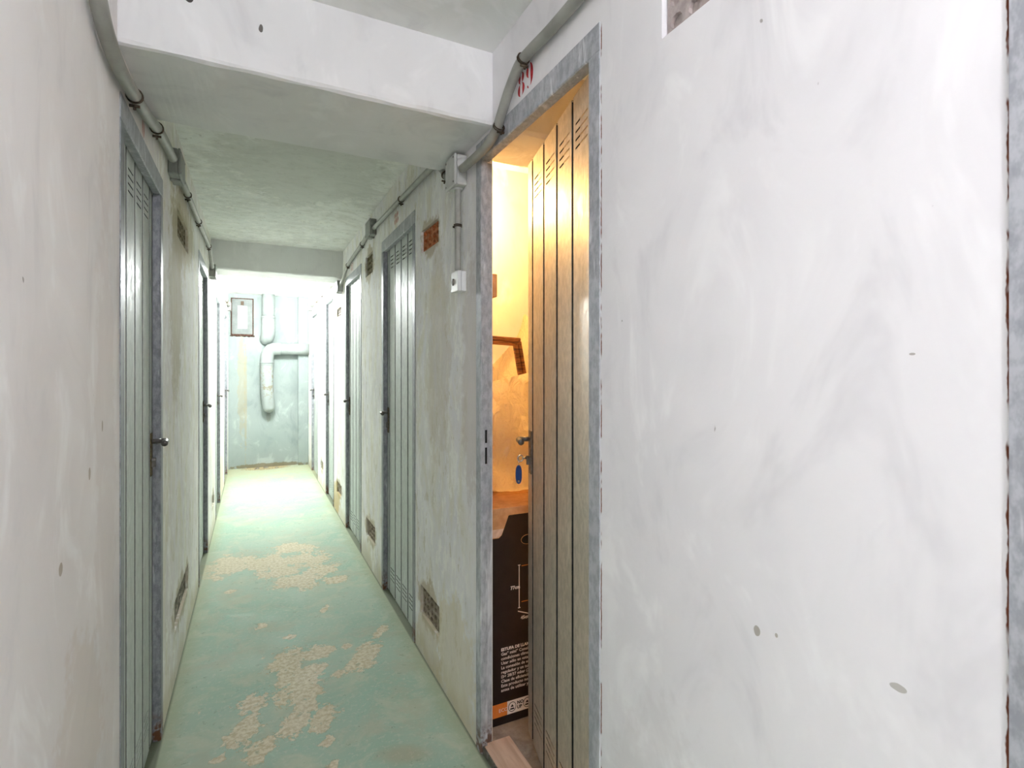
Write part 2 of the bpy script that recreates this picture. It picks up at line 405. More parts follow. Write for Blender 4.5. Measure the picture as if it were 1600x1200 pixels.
def stainset(s):
    X = XR if s == 'R' else XL; out = []
    for (sd, y0, y1, z0, z1, m, *_r) in VENTS:
        if sd != s or y0 < 1: continue
        c = (X, (y0+y1)/2, (z0+z1)/2)
        out.append((c, (1, (y1-y0)*.66, (z1-z0)*.92), (176, 162, 132), .7))
    return out
RS = stainset('R') + [((XR, 2.0, .20), (1, .28, .25), (220,208,178), .5), ((XR, 1.80, 1.30), (1, .10, .5), (196,186,178), .5),
      ((XR, 2.2, 1.45), (1, .16, .5), (200,190,172), .4), ((XR, 2.33, .12), (1, .2, .16), (206,192,160), .45), ((XR, 5.3, .12), (1, .25, .18), (190,168,120), .8), ((XR, .80, .2), (1, .25, .5), (206,202,202), .2)]
LS = stainset('L') + [((XL, 1.32, .62), (1, .20, .22), (214,202,192), .45), ((XL, 1.5, 1.0), (1, .10, .9), (222,213,209), .35),
      ((XL, 3.0, 2.02), (1, .5, .22), (190,176,142), .6), ((XL, 2.75, 1.7), (1, .25, .5), (186,176,148), .6), ((XL, 6.5, .25), (1, .4, .25), (196,180,140), .6)]
RC = [((XR, .582, .935), (1, .0065, .009), (182,178,170)), ((XR, .547, .943), (1, .003, .004), (182,178,170)), ((XR, .377, .954), (1, .011, .005), (192,189,184)),
      ((XR, .361, 1.371), (1, .004, .0018), (186,182,178))]
LC = [((XL, 1.471, 1.227), (1, .006, .014), (188,178,168)), ((XL, 1.185, 1.0), (1, .010, .012), (188,178,168)), ((XL, 1.368, 1.137), (1, .008, .014), (188,178,168))]
RUST_R = [(.2685, .0032, 0, None, None), (1.001, .0022, 3, 0, 2.16)]
M['wall_right'] = plaster('plaster_right', (242,241,242), (232,231,233), (1.70, 1.95), RS, RC, RUST_R, 1, .16)
M['wall_left'] = plaster('plaster_left', (242,239,238), (231,227,226), (1.8, 2.4), LS, LC, (), 2, .14)
M['ceiling'] = plaster('plaster_ceiling', (246,247,245), (236,238,235), (2.0, 2.3), [((.25, 3.0, ZC), (.45, .7, 1), (218,219,215), .6)], (), (), 3, oldc=(222,222,218))
M['beam'] = plaster('plaster_beam', (242,242,242), (234,234,234), None, (), [((.02, 1.617, 2.30), (.006, 1, .012), (120,116,112)), ((-.15, 1.617, 2.33), (.010, 1, .010), (90,88,88))], (), 4)
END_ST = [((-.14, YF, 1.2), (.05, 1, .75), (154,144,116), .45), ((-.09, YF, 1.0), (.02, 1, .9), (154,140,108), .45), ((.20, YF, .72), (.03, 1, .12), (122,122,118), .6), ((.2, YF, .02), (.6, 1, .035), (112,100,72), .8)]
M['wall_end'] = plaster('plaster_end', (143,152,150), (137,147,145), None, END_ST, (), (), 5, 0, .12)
M['wall_room'] = plaster('plaster_room', (226,222,214), (214,208,200), None, (), (), (), 6)

def corridor_wall(s, name, mat):
    X, rz, sg = side(s); b = nb(); hs = []
    for d, (sd, y0, y1, zt, _l) in DOORS.items():
        if sd == s: hs.append((y0+.004, y1-.004, -.2, zt-.004))
    for (sd, y0, y1, z0, z1, *_r) in VENTS:
        if sd == s: hs.append((y0, y1, z0, z1))
    plate(b, YN, YF+.1, 0, ZC+.1, 0, WT, hs)             # local x = world Y, y = depth
    dx = 1 if s == 'R' else -1
    for v in b.verts: v.co = Vector((X+dx*v.co.y, v.co.x, v.co.z))
    lab = {'R': 'right corridor wall of rough white plaster with damp stains farther back', 'L': 'left corridor wall of rough plaster with pinkish and brown stains'}[s]
    return obj(name, b, mat, kind='structure', label=lab)
wall_r = corridor_wall('R', 'wall_right', 'wall_right')
wall_l = corridor_wall('L', 'wall_left', 'wall_left')
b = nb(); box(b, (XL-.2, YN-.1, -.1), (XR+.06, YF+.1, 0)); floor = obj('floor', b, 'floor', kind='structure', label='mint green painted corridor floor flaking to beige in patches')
b = nb(); box(b, (XL-.2, YN-.1, ZC), (2.7, YF+.1, ZC+.1)); ceil = obj('ceiling', b, 'ceiling', kind='structure', label='stained white plaster ceiling between the beams')
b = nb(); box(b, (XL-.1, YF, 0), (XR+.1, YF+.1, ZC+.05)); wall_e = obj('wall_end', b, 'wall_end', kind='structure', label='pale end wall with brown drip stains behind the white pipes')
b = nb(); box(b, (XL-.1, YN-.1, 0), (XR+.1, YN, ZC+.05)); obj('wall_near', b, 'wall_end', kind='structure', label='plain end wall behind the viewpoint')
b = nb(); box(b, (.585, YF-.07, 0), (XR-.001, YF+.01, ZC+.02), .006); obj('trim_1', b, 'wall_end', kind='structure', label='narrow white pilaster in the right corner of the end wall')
def beam(name, x0, x1, y0, y1, z, lab, mat='beam', rag=.004):
    b = nb(); n = 60; rows = []
    prof = [(y0, ZC+.02), (y0, z+.012), (y0+.004, z+.004), (y0+.014, z), (y1-.012, z), (y1, z+.012), (y1, ZC+.02)]
    for i in range(n+1):
        x = x0+(x1-x0)*i/n
        rows.append([b.verts.new((x, y+(rag*mnoise.noise(Vector((x*9, k*2.3, y0))) if 0 < k < 6 else 0), zz+(rag*.8*mnoise.noise(Vector((x*11, k*3.1+5, y1))) if 0 < k < 6 else 0))) for k, (y, zz) in enumerate(prof)])
    for p, q in zip(rows, rows[1:]):
        for k in range(len(prof)-1): b.faces.new((p[k], q[k], q[k+1], p[k+1]))
    b.faces.new(rows[0]); b.faces.new(rows[-1])
    return obj(name, b, mat, kind='structure', label=lab)
beam('trim_2', XL-.005, XR+.005, 1.617, 2.08, 2.175, 'deep white beam crossing the corridor in the foreground')
beam('trim_3', XL-.005, XR+.005, 4.90, 5.25, 2.184, 'grey shaded beam crossing the corridor in front of the lamp')
# the open storeroom behind door 1
RX0, RX1, RY0, RY1 = XR+WT, 2.3, .905, 2.52
b = nb(); box(b, (XR+.06, RY0-.05, -.1), (RX1+.1, RY1+.05, 0)); obj('floor_storeroom', b, 'concrete', kind='structure', label='bare concrete floor inside the lit storeroom')
b = nb(); box(b, (RX0+.0005, RY1, 0), (RX1+.1, RY1+.06, ZC+.02)); obj('wall_storeroom_far', b, 'wall_room', kind='structure', label='storeroom partition wall glowing yellow behind the plastic bag')
b = nb(); box(b, (RX0+.0005, RY0-.06, 0), (RX1+.1, RY0, ZC+.02)); obj('wall_storeroom_near', b, 'wall_room', kind='structure', label='storeroom partition wall hidden behind the open door')
b = nb(); box(b, (RX1, RY0-.05, 0), (RX1+.06, RY1+.05, ZC+.02)); obj('wall_storeroom_back', b, 'wall_room', kind='structure', label='storeroom rear wall behind the open door')
beam('trim_4', RX0, RX1, 1.617, 1.90, 2.175, 'plastered beam under the storeroom ceiling seen through the doorway', 'wall_room')

# air bricks set in the walls
for (sd, y0, y1, z0, z1, m, nx, nz, thru) in VENTS:
    X, rz, sg = side(sd); b = nb(); W, H = y1-y0-.006, z1-z0-.006
    holed_brick(b, W, H, .045, nx, nz, .36 if thru else .33, not thru)
    o = obj('air_brick', b, m, wall_r if sd == 'R' else wall_l, loc=(X+(.012 if sd == 'R' else -.012), (y0+y1)/2, z0+.003), rz=rz)
    if thru: o['label'] = 'orange air brick lit from the storeroom behind'

# ================================================================== doors
def slots(x0, x1, zs): return [(x0, x1, z, z+.006) for z in zs]
def make_door(name, sd, y0, y1, zt, label, ang=0.):
    X, rz, sg = side(sd); W = y1-y0; near = name in ('door_1', 'door_6'); fm = 'frame_pale' if near else 'frame'
    d = thing(name, label, None, (X, (y0+y1)/2, 0), rz, None, 'structure')
    fw, fh, pr, dp, stop = .045, .066, .003, .046, .022
    hs = -1 if sd == 'R' else 1          # which end of local x is the far one (lock side)
    # frame: rebated steel profile; each piece a mesh of its own
    for e in (-1, 1):
        b = nb(); xo, xi = e*W/2, e*(W/2-fw)
        prof = [(xo, -pr), (xi+e*.003, -pr), (xi, -pr+.003), (xi, stop), (xi+e*.016, stop), (xi+e*.016, dp), (xo, dp)]
        lo = [b.verts.new((x, y, 0.0005)) for x, y in prof]; hi = [b.verts.new((x, y, zt-fh)) for x, y in prof]
        for k in range(len(prof)): b.faces.new((lo[k], lo[(k+1) % len(prof)], hi[(k+1) % len(prof)], hi[k]))
        b.faces.new(lo); b.faces.new(hi)
        j = obj('jamb', b, fm, d)
        if e == hs and name == 'door_1':
            for z0, z1 in ((1.096, 1.142), (1.022, 1.080)):
                b = nb(); box(b, (xi-hs*.0006 if hs < 0 else xi-.0006, .0125, z0), (xi+hs*.004, .0205, z1))
                obj('strike_slot_dark', b, 'dark', j)  # dark block on the jamb, nothing cut; the hole's shade is its colour
    b = nb(); prof = [(-pr, zt), (-pr, zt-fh+.003), (-pr+.003, zt-fh), (stop, zt-fh), (stop, zt-fh+.016), (dp, zt-fh+.016), (dp, zt)]
    lo = [b.verts.new((-W/2, y, z)) for y, z in prof]; hi = [b.verts.new((W/2, y, z)) for y, z in prof]
    for k in range(len(prof)): b.faces.new((lo[k], lo[(k+1) % len(prof)], hi[(k+1) % len(prof)], hi[k]))
    b.faces.new(lo); b.faces.new(hi)
    obj('frame_head', b, 'frame_pale', d)  # heads get the pale material to paint in the light falling on them
    # leaf: pressed strips with folded seams between them, hung on the near jamb
    LW = W-2*fw+.022; z0, z1 = (.032 if name == 'door_1' else .010), zt-fh+.010; yl = stop+.003
    hx = -hs*(W/2-fw+.011)               # hinge line in local x
    rot = Matrix.Translation((hx, yl, 0)) @ Matrix.Rotation(ang*hs, 4, 'Z')
    def place(b):
        for v in b.verts: v.co = rot @ v.co
        return b
    edge = .060; wid = (LW-2*edge)/4; sm = .017
    cuts = [0, edge, edge+wid, edge+2*wid, edge+3*wid, edge+4*wid, LW]
    mt = 'leaf_open' if name == 'door_1' else 'leaf'
    ups = [z1-(.085 if name == 'door_1' else .06)-.022*k for k in range(4)]; los = [z0+.15-.022*k for k in range(4)]
    for k in range(6):
        a, c = cuts[k]+(sm/2 if k else 0), cuts[k+1]-(sm/2 if k < 5 else 0)
        x0, x1 = (a*hs, c*hs) if hs > 0 else (c*hs, a*hs)
        hol = slots(x0+.016, x1-.016, ups)+slots(x0+.016, x1-.016, los) if 0 < k < 5 else []
        b = nb(); plate(b, x0, x1, z0, z1, 0, .0011, hol)
        if k in (0, 5):                  # folded outer edges of the leaf
            e0 = x0 if (k == 0) == (hs > 0) else x1-.003
            box(b, (e0, .0022, z0), (e0+.003, .034, z1))
        for zz in (z0, z1-.003): box(b, (x0, .0022, zz), (x1, .03, zz+.003))
        obj('strip', place(b), mt, d)
    for k in range(1, 6):
        c = cuts[k]*hs; b = nb()
        prof = [(c-sm/2-.002, .0013), (c-sm/2, .014), (c+sm/2, .014), (c+sm/2+.002, .0013), (c+sm/2+.003, .018), (c-sm/2-.003, .018)]
        lo = [b.verts.new((x, y, z0-.002)) for x, y in prof]; hi = [b.verts.new((x, y, z1+.002)) for x, y in prof]
        for q in range(6): b.faces.new((lo[q], lo[(q+1) % 6], hi[(q+1) % 6], hi[q]))
        b.faces.new(lo); b.faces.new(hi)
        obj('seam', place(b), 'seam', d)
    # lock: short lever on a rose, cylinder below
    zl = 1.106 if name == 'door_1' else 1.098
    cx = hs*(LW-.034)
    b = nb(); box(b, (cx-.016, -.004, zl-.125), (cx+.016, 0, zl+.030), .0015, 1); esc = obj('lock_plate', place(b), 'brass' if name in ('door_7','door_2','door_8','door_3') else 'hardware', d)
    b = nb(); tube(b, [(cx, 0, zl), (cx, -.034, zl)], .0085, 12)
    tube(b, smoothpath([(cx, -.034, zl), (cx, -.041, zl), (cx-hs*.004, -.046, zl-.001), (cx-hs*.05, -.048, zl-.004)], 4), [.009]*5+[.0095]*4+[.0095]*3+[.011], 12)
    obj('handle', place(b), 'hardware', d, True)
    b = nb(); tube(b, [(cx, 0, zl-.068), (cx, -.016, zl-.068)], .009, 12); box(b, (cx-.0045, -.0155, zl-.092), (cx+.0045, 0, zl-.072))
    obj('lock_cylinder', place(b), 'hardware', d)
    return d, rot, (cx, zl)
door_info = {}
for nme, (sd, y0, y1, zt, lab) in DOORS.items():
    door_info[nme] = make_door(nme, sd, y0, y1, zt, lab, R(13.3) if nme == 'door_1' else 0.)

# key with a blue tag in the lock of the open door
d1, rot1, (kx, kz) = door_info['door_1']
Mw = Matrix.Translation((XR, (1.005+1.755)/2, 0)) @ Matrix.Rotation(RZR, 4, 'Z') @ rot1
key = thing('key_with_tag', 'key with dark blue oval tag hanging from the lock of the half-open door', 'key')
kp = Mw @ Vector((kx, -.0165, kz-.068)); kd = (Mw.to_3x3() @ Vector((0, -1, 0))).normalized(); kl = (Mw.to_3x3() @ Vector((1, 0, 0))).normalized()
key.location = kp; key.rotation_euler = (0, 0, math.atan2(kd.y, kd.x)); 
b = nb(); box(b, (0, -.0012, -.003), (.012, .0012, .003)); 
tube(b, [(.012+.010+.010*math.cos(a), 0, .010*math.sin(a)*1.1) for a in [2*math.pi*k/16 for k in range(17)]], .0028, 6, False)
obj('key', b, 'chrome', key, True)
b = nb(); tube(b, [(.028+.002*math.cos(a), .010*math.cos(a), -.014+.012*math.sin(a)) for a in [2*math.pi*k/18 for k in range(19)]], .0009, 6, False); obj('key_ring', b, 'chrome', key, True)
b = nb(); prof = []
for k in range(28):
    a = 2*math.pi*k/28; prof.append((.013*math.cos(a)*(1-.12*math.cos(2*a)), -.058+.034*math.sin(a)))
poly_extrude(b, [(x+.028, z) for x, z in prof], -.002, .002)
bmesh.ops.bevel(b, geom=[e for e in b.edges], offset=.0006, segments=1, affect='EDGES')
obj('tag', b, 'tag', key)
b = nb(); box(b, (.024, -.0026, -.086), (.032, .0026, -.078), .001, 1); obj('tag_window', b, 'chrome', key)

# ================================================================== painted numbers on the wall
def crescent(bm, cx, cz, rx, rz, a0, a1, thick, sx=1., n=14, y=-.0008):
    """stencil stroke: thick in the middle, pointed at both ends"""
    o, i = [], []
    for k in range(n+1):
        t_ = k/n; a = R(a0+(a1-a0)*t_); th = thick*math.sin(math.pi*t_)**.7
        o.append((cx+rx*math.cos(a), cz+rz*math.sin(a))); i.append((cx+(rx-th)*math.cos(a), cz+(rz-th*.35)*math.sin(a)))
    for k in range(n):
        q = [o[k], o[k+1], i[k+1], i[k]]
        vs = [bm.verts.new((x, y, z)) for x, z in q]
        try: bm.faces.new(vs)
        except ValueError: pass
def digit(bm, ch, x, z, h):
    w_ = h*.62; c = x+w_/2
    if ch == '8':
        for cz, rz_, rx_ in ((z+h*.74, h*.23, w_*.40), (z+h*.27, h*.27, w_*.48)):
            crescent(bm, c, cz, rx_, rz_, 104, 256, w_*.32); crescent(bm, c, cz, rx_, rz_, -76, 76, w_*.32)
    if ch == '9':
        crescent(bm, c, z+h*.70, w_*.46, h*.28, 104, 256, w_*.32); crescent(bm, c-w_*.02, z+h*.52, w_*.50, h*.47, -78, 84, w_*.36)
        crescent(bm, c-w_*.12, z+h*.12, w_*.20, h*.10, 150, 280, w_*.16)
    if ch == '7':
        vs = [(x+.04*h, z+h), (x+w_, z+h), (x+w_, z+h*.90), (x+.04*h, z+h*.86)]; bm.faces.new([bm.verts.new((p, -.0008, q)) for p, q in vs])
        vs = [(x+w_, z+h*.88), (x+w_*.72, z+h*.88), (x+w_*.25, z), (x+w_*.55, z)]; bm.faces.new([bm.verts.new((p, -.0008, q)) for p, q in vs])
def number(txt, ymid, z, h, mat, gap=.70):
    b = nb(); n = len(txt)
    for k, ch in enumerate(txt): digit(b, ch, (k-n/2)*h*gap+.04*h, 0, h)
    bmesh.ops.remove_doubles(b, verts=b.verts[:], dist=.00005)
    return obj('painted_number', b, mat, wall_r, loc=(XR, ymid, z), rz=RZR)
number('89', 1.377, 2.176, .073, 'red', .73)
number('88', 2.935, 2.176, .07, 'red_faded'); number('87', 4.40, 2.165, .06, 'red_faded')
b = nb(); crescent(b, 0, .03, .018, .034, -60, 100, .02); crescent(b, -.006, .055, .016, .02, 40, 230, .014)
obj('paint_smear', b, 'red', wall_r, loc=(XR, 1.424, 2.225), rz=RZR)
b = nb(); crescent(b, 0, .03, .018, .03, -80, 80, .012); crescent(b, 0, .03, .018, .03, 100, 260, .012)
obj('painted_number', b, 'red_faded', wall_l, loc=(XL, 1.96, 2.07), rz=RZL)

# ================================================================== conduit, junction boxes, switch
def conduit_run(name, label, sd, runs, clips, r=.0155):
    X, rz, sg = side(sd); off = -.0215 if sd == 'R' else .0215
    t_ = thing(name, label, 'conduit', (X, runs[0][0][0], runs[0][0][1])); ox = Vector((X, runs[0][0][0], runs[0][0][1]))
    for pts in runs:
        b = nb(); P = smoothpath([(X+off+(p[2] if len(p) > 2 else 0), p[0], p[1]) for p in pts], 6)
        tube(b, [p-ox for p in P], r, 14); obj('pipe', b, 'conduit', t_, True)
    for (y, z, dy, dz) in clips:          # dy,dz = pipe direction there
        d = Vector((0, dy, dz)).normalized(); b = nb(); c = Vector((X+off, y, z))-ox; ax = d; n1 = Vector((1, 0, 0)); n2 = ax.cross(n1)
        for q in (-.005, .005):
            tube(b, [c+ax*q*.6+(r+.0022)*(math.cos(a)*n1+math.sin(a)*n2) for a in [2*math.pi*k/18 for k in range(19)]], .0021, 6, False)
        e = c+n2*(r+.010); tube(b, [e-n1*.012*sg*0-Vector((.012, 0, 0)), e+Vector((.012, 0, 0))], .0042, 8)
        tube(b, [e-n1*.0, e+n2*.010], .0035, 8)
        obj('clip', b, 'rustclip', t_, True)
    return t_
conduit_run('electrical_conduit', 'grey plastic conduit passing the red 89 above the open door', 'R',
   [[(-2.9,2.25),(.2,2.25),(.8,2.249),(1.07,2.247),(1.20,2.247),(1.30,2.253),(1.372,2.250),(1.440,2.212),(1.495,2.164),(1.535,2.130),(1.59,2.101,-.004),(1.70,2.095,-.006),(1.83,2.100,-.006)]],
   [(1.352,2.254,1,-.3),(1.52,2.127,1,-.6)])
conduit_run('electrical_conduit', 'thin conduit running above the doors on the right wall beyond the foreground beam', 'R',
   [[(2.02,2.13),(2.09,2.19),(2.17,2.232),(2.264,2.242),(2.731,2.257),(3.44,2.275)],[(3.62,2.29),(3.79,2.265),(4.48,2.222),(4.70,2.16),(4.86,2.12)],
    [(5.06,2.12),(5.20,2.14),(5.4,2.20),(6.0,2.22),(6.8,2.22),(7.55,2.225)]],
   [(2.75,2.257,1,.03),(3.85,2.26,1,-.06),(4.48,2.222,1,-.2),(6.3,2.22,1,0),(6.85,2.22,1,0),(2.035,2.145,1,.6)], .0135)
conduit_run('electrical_conduit', 'vertical conduit dropping from the junction box to the light switch', 'R', [[(1.893,2.06),(1.893,2.0),(1.893,1.735)]], [(1.893,1.905,0,1)], .012)
conduit_run('electrical_conduit', 'grey conduit curving under the foreground beam at the left wall', 'L',
   [[(-2.9,2.25),(.7,2.25),(1.05,2.245),(1.18,2.20),(1.28,2.14),(1.372,2.085),(1.455,2.066),(1.55,2.064),(1.68,2.080),(1.88,2.108),(2.05,2.145),(2.20,2.166),(2.44,2.185)]],
   [(1.70,2.083,1,.1),(2.06,2.147,1,.2)], .0165)
conduit_run('electrical_conduit', 'thin conduit running along the left wall from the grey box to the far beam', 'L',
   [[(2.66,2.195),(2.83,2.200),(3.62,2.222),(4.30,2.245),(4.45,2.235),(4.58,2.18),(4.66,2.15)],[(4.9,2.13),(5.2,2.15),(5.6,2.20),(6.5,2.21),(7.86,2.21)]],
   [(2.98,2.204,1,.03),(3.55,2.220,1,.03),(4.34,2.246,1,.0),(7.3,2.21,1,0)], .0135)
def junction(label, sd, y, z, w_, h, dep, mat, group=None, ear=False):
    X, rz, sg = side(sd); t_ = thing('junction_box', label, 'junction box', (X, y, z), rz)
    b = nb(); box(b, (-w_/2, -dep*.78, -h/2), (w_/2, -.0005, h/2), .006); obj('body', b, mat, t_)
    b = nb(); box(b, (-w_/2-.001, -dep, -h/2-.001), (w_/2+.001, -dep*.78, h/2+.001), .005); lid = obj('lid', b, mat, t_)
    for ex in (-1, 1):
        for ez in (-1, 1):
            b = nb(); tube(b, [(ex*(w_/2-.012), -dep+.001, ez*(h/2-.012)), (ex*(w_/2-.012), -dep-.0012, ez*(h/2-.012))], .004, 8); obj('screw', b, 'hardware', lid)
    for ex in (-1, 1):
        b = nb(); tube(b, [(ex*(w_/2-.002), -dep*.40, h*.18), (ex*(w_/2+.005), -dep*.40, h*.18)], [.021*h/.1, .018*h/.1], 16); obj('grommet', b, mat, t_, True)
    b = nb(); tube(b, [(0, -dep*.40, -h/2+.002), (0, -dep*.40, -h/2-.006)], [.020*h/.1, .017*h/.1], 16); obj('grommet', b, mat, t_, True)
    return t_
junction('pale grey junction box above the light switch at the beam', 'R', 1.900, 2.105, .105, .115, .052, 'jbox')
junction('small grey junction box above door 88 on the right wall', 'R', 3.535, 2.290, .15, .105, .045, 'jbox_old')
junction('small grey junction box under the far beam on the right wall', 'R', 4.96, 2.11, .16, .10, .05, 'jbox_old')
junction('far pale junction box on the right wall beside the pilaster', 'R', 7.62, 2.225, .11, .11, .045, 'jbox_old')
junction('grey junction box on the left wall beyond the nearest door', 'L', 2.555, 2.190, .16, .105, .045, 'jbox_old')
junction('small grey junction box under the far beam on the left wall', 'L', 4.78, 2.135, .16, .10, .045, 'jbox_old')
junction('far pale junction box on the left wall next to the rusty hatch', 'L', 7.93, 2.21, .11, .11, .045, 'jbox_old')
sw = thing('light_switch', 'white surface-mounted light switch at the end of the vertical conduit', 'switch', (XR, 1.893, 1.69), RZR)
b = nb(); box(b, (-.036, -.020, -.038), (.036, -.0005, .038), .002); obj('back_box', b, 'switch', sw)
b = nb(); box(b, (-.037, -.036, -.039), (.037, -.021, .039), .003); cv = obj('cover', b, 'switch', sw)
b = nb()
tube(b, [(-.012, -.0355, 0), (-.012, -.0385, 0)], [.011, .010], 18)
for v in b.verts: v.co.z *= 1.25
obj('button', b, 'rustclip', cv)
b = nb(); tube(b, [(0, -.017, .037), (0, -.017, .043)], .015, 14); obj('grommet', b, 'switch', sw)

# ================================================================== lamps
def globe(label, loc, mat):
    t_ = thing('ceiling_lamp', label, 'lamp', loc)
    b = nb(); tube(b, [(0,0,0), (0,0,-.012), (0,0,-.026)], [.062, .062, .052], 24); obj('base', b, 'switch', t_, True)
    b = nb(); pr = [(-.027,.050),(-.040,.066),(-.060,.076),(-.085,.078),(-.108,.070),(-.124,.052),(-.132,.028),(-.134,.006)]
    tube(b, [(0,0,z) for z, r in pr], [r for z, r in pr], 18); obj('globe', b, mat, t_, True)
    return t_
globe('glowing white globe lamp on the ceiling behind the far beam', (.212, 6.55, ZC-.0005), 'lamp_far')
globe('white globe lamp on the ceiling behind the viewpoint', (.21, -1.0, ZC-.0005), 'lamp_near')
bl = thing('bulb_lamp', 'bare warm bulb on the inner wall of the lit storeroom', 'lamp', (RX0+.0006, 2.33, 2.16))
b = nb(); tube(b, [(0,0,0), (.012,0,0)], .032, 20); tube(b, [(.012,0,0), (.045,0,.0)], .018, 16); obj('socket', b, 'switch', bl, True)
b = nb(); pr = [(.045,.013),(.055,.016),(.070,.025),(.085,.029),(.098,.027),(.108,.018),(.112,.004)]
tube(b, [(x,0,0) for x, r in pr], [r for x, r in pr], 12); obj('bulb', b, 'bulb', bl, True)

# ================================================================== end wall: hatch and drain pipes
ht = thing('wall_hatch', 'small white hatch with rusty edges high on the end wall', 'hatch', (-.13, YF-.0005, 2.105))
b = nb(); plate(b, -.140, .140, -.256, .256, -.018, 0, [(-.126, .126, -.242, .242)]); obj('rusty_edge', b, 'rustframe', ht)
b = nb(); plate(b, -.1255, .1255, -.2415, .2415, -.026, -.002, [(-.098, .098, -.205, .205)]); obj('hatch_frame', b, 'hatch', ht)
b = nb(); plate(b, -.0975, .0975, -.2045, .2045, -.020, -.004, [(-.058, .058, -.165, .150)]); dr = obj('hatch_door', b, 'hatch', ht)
b = nb(); box(b, (-.0575, -.014, -.1645), (.0575, -.008, .1495)); obj('pane', b, 'pane', dr)
b = nb(); box(b, (-.019, -.034, .156), (.019, -.0205, .212), .003); obj('latch', b, 'rustclip', dr)
b = nb()
rnd = random.Random(4)
for k in range(16):
    x = -.14+.28*k/15; s_ = rnd.uniform(.010, .022)
    r_ = bmesh.ops.create_icosphere(b, subdivisions=1, radius=s_, matrix=Matrix.Translation((x, -.008, -.262+rnd.uniform(-.006,.004))) @ Matrix.Diagonal((1.2,.6,.7,1)))
obj('crumbled_sill', b, 'rustframe', ht)
PR = .083; PY = YF-.10
p1 = thing('drain_pipe', 'thick white vertical drain pipe with an elbow below the ceiling on the end wall', 'pipe', (.196, PY, ZC))
o1 = Vector((.196, PY, ZC))
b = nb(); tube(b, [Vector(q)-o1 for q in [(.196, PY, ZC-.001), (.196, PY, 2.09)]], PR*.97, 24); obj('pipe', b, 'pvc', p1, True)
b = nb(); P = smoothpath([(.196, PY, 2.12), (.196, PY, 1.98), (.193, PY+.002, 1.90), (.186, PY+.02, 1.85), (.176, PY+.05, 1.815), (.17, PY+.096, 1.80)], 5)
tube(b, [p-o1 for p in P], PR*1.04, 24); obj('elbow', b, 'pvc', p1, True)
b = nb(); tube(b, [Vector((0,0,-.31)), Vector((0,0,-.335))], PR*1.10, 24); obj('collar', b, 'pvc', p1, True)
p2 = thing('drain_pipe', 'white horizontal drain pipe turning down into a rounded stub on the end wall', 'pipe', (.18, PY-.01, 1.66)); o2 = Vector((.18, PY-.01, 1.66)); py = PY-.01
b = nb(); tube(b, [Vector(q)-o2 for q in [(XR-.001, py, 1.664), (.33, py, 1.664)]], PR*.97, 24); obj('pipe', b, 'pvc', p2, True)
b = nb(); P = smoothpath([(.35, py, 1.664), (.28, py, 1.662), (.225, py, 1.645), (.19, py, 1.60), (.178, py, 1.53), (.178, py, 1.45)], 5)
tube(b, [p-o2 for p in P], PR*1.03, 24); obj('elbow', b, 'pvc', p2, True)
b = nb()
for z in (1.475, 1.452): tube(b, [Vector((.178, py, z))-o2, Vector((.178, py, z-.014))-o2], PR*1.10, 24)
obj('collar', b, 'pvc', p2, True)
t = NT('scabbed_pipe_paint'); nz = t.noise(16, 5, .7, None, .5); Zp = t.sep()[2]
k = t.math('MULTIPLY', t.ramp(nz, .5, .6), t.ramp(t.math('ABSOLUTE', t.math('ADD', Zp, .46)), .36, .05))
M['pvc_scab'] = t.done(t.mix(t.math('MULTIPLY', k, .8), rgb(142,149,147), rgb(122,110,86)), .6, 0, t.bump(nz, .01, .4))
b = nb(); P = smoothpath([(.178, py, 1.47), (.176, py, 1.25), (.184, py, 1.02), (.197, py+.01, .90), (.200, py+.02, .84), (.202, py+.03, .79)], 5); n_ = len(P)
tube(b, [p-o2 for p in P]+[P[-1]-o2+Vector((0,.004,-.02))], [PR*(1 if k < n_-5 else (1-.10*(k-n_+6)**1.35/2)) for k in range(n_)]+[PR*.25], 24); obj('stub', b, 'pvc_scab', p2, True)
# rubble at the foot of the end wall
rnd = random.Random(9)
RUB = ['largest crumb of broken plaster at the foot of the end wall', 'flat crumb of broken plaster left of the rubble at the end wall', 'small crumb of plaster right of the rubble at the end wall']
for k, (x, s_) in enumerate(((.17, .045), (.05, .035), (.30, .03))):
    b = nb(); bmesh.ops.create_icosphere(b, subdivisions=2, radius=s_)
    for v in b.verts: v.co *= .75+.5*mnoise.noise(v.co*30+Vector((k*5, 0, 0))); v.co.z = max(v.co.z*.55, -.004)
    obj('plaster_crumb', b, 'mortar', None, loc=(x, YF-.10-.03*k, .004), label=RUB[k], category='rubble', group='broken plaster at the end wall')

# ================================================================== inside the storeroom
BX0, BX1, BY0, BY1, BZ = XR+.088, XR+.538, 1.815, 2.20, .828
bx = thing('cardboard_box', 'tall dark printed cardboard heater box standing behind the half-open door', 'box', (BX0, BY0, 0))
b = nb(); box(b, (0, 0, .001), (BX1-BX0, BY1-BY0, BZ-.004), .003, 1); obj('body', b, 'print', bx)
for (a, c, lft) in ((.001, .186, 0), (.191, BY1-BY0-.001, 1)):
    b = nb(); box(b, (0, a, BZ-.0035), (BX1-BX0, c, BZ), .001, 1); obj('top_flap', b, 'card', bx)
b = nb(); box(b, (.0, -.0016, BZ-.030), (BX1-BX0, .0015, BZ), .0006, 1); obj('folded_edge', b, 'card', bx)
b = nb(); pts = [(.0, BZ-.024), (.078, BZ-.024), (.066, BZ-.032), (.047, BZ-.080), (.038, BZ-.102), (.026, BZ-.112), (.0, BZ-.112)]
poly_extrude(b, pts, -.0026, -.0003); obj('tab', b, 'card', bx)
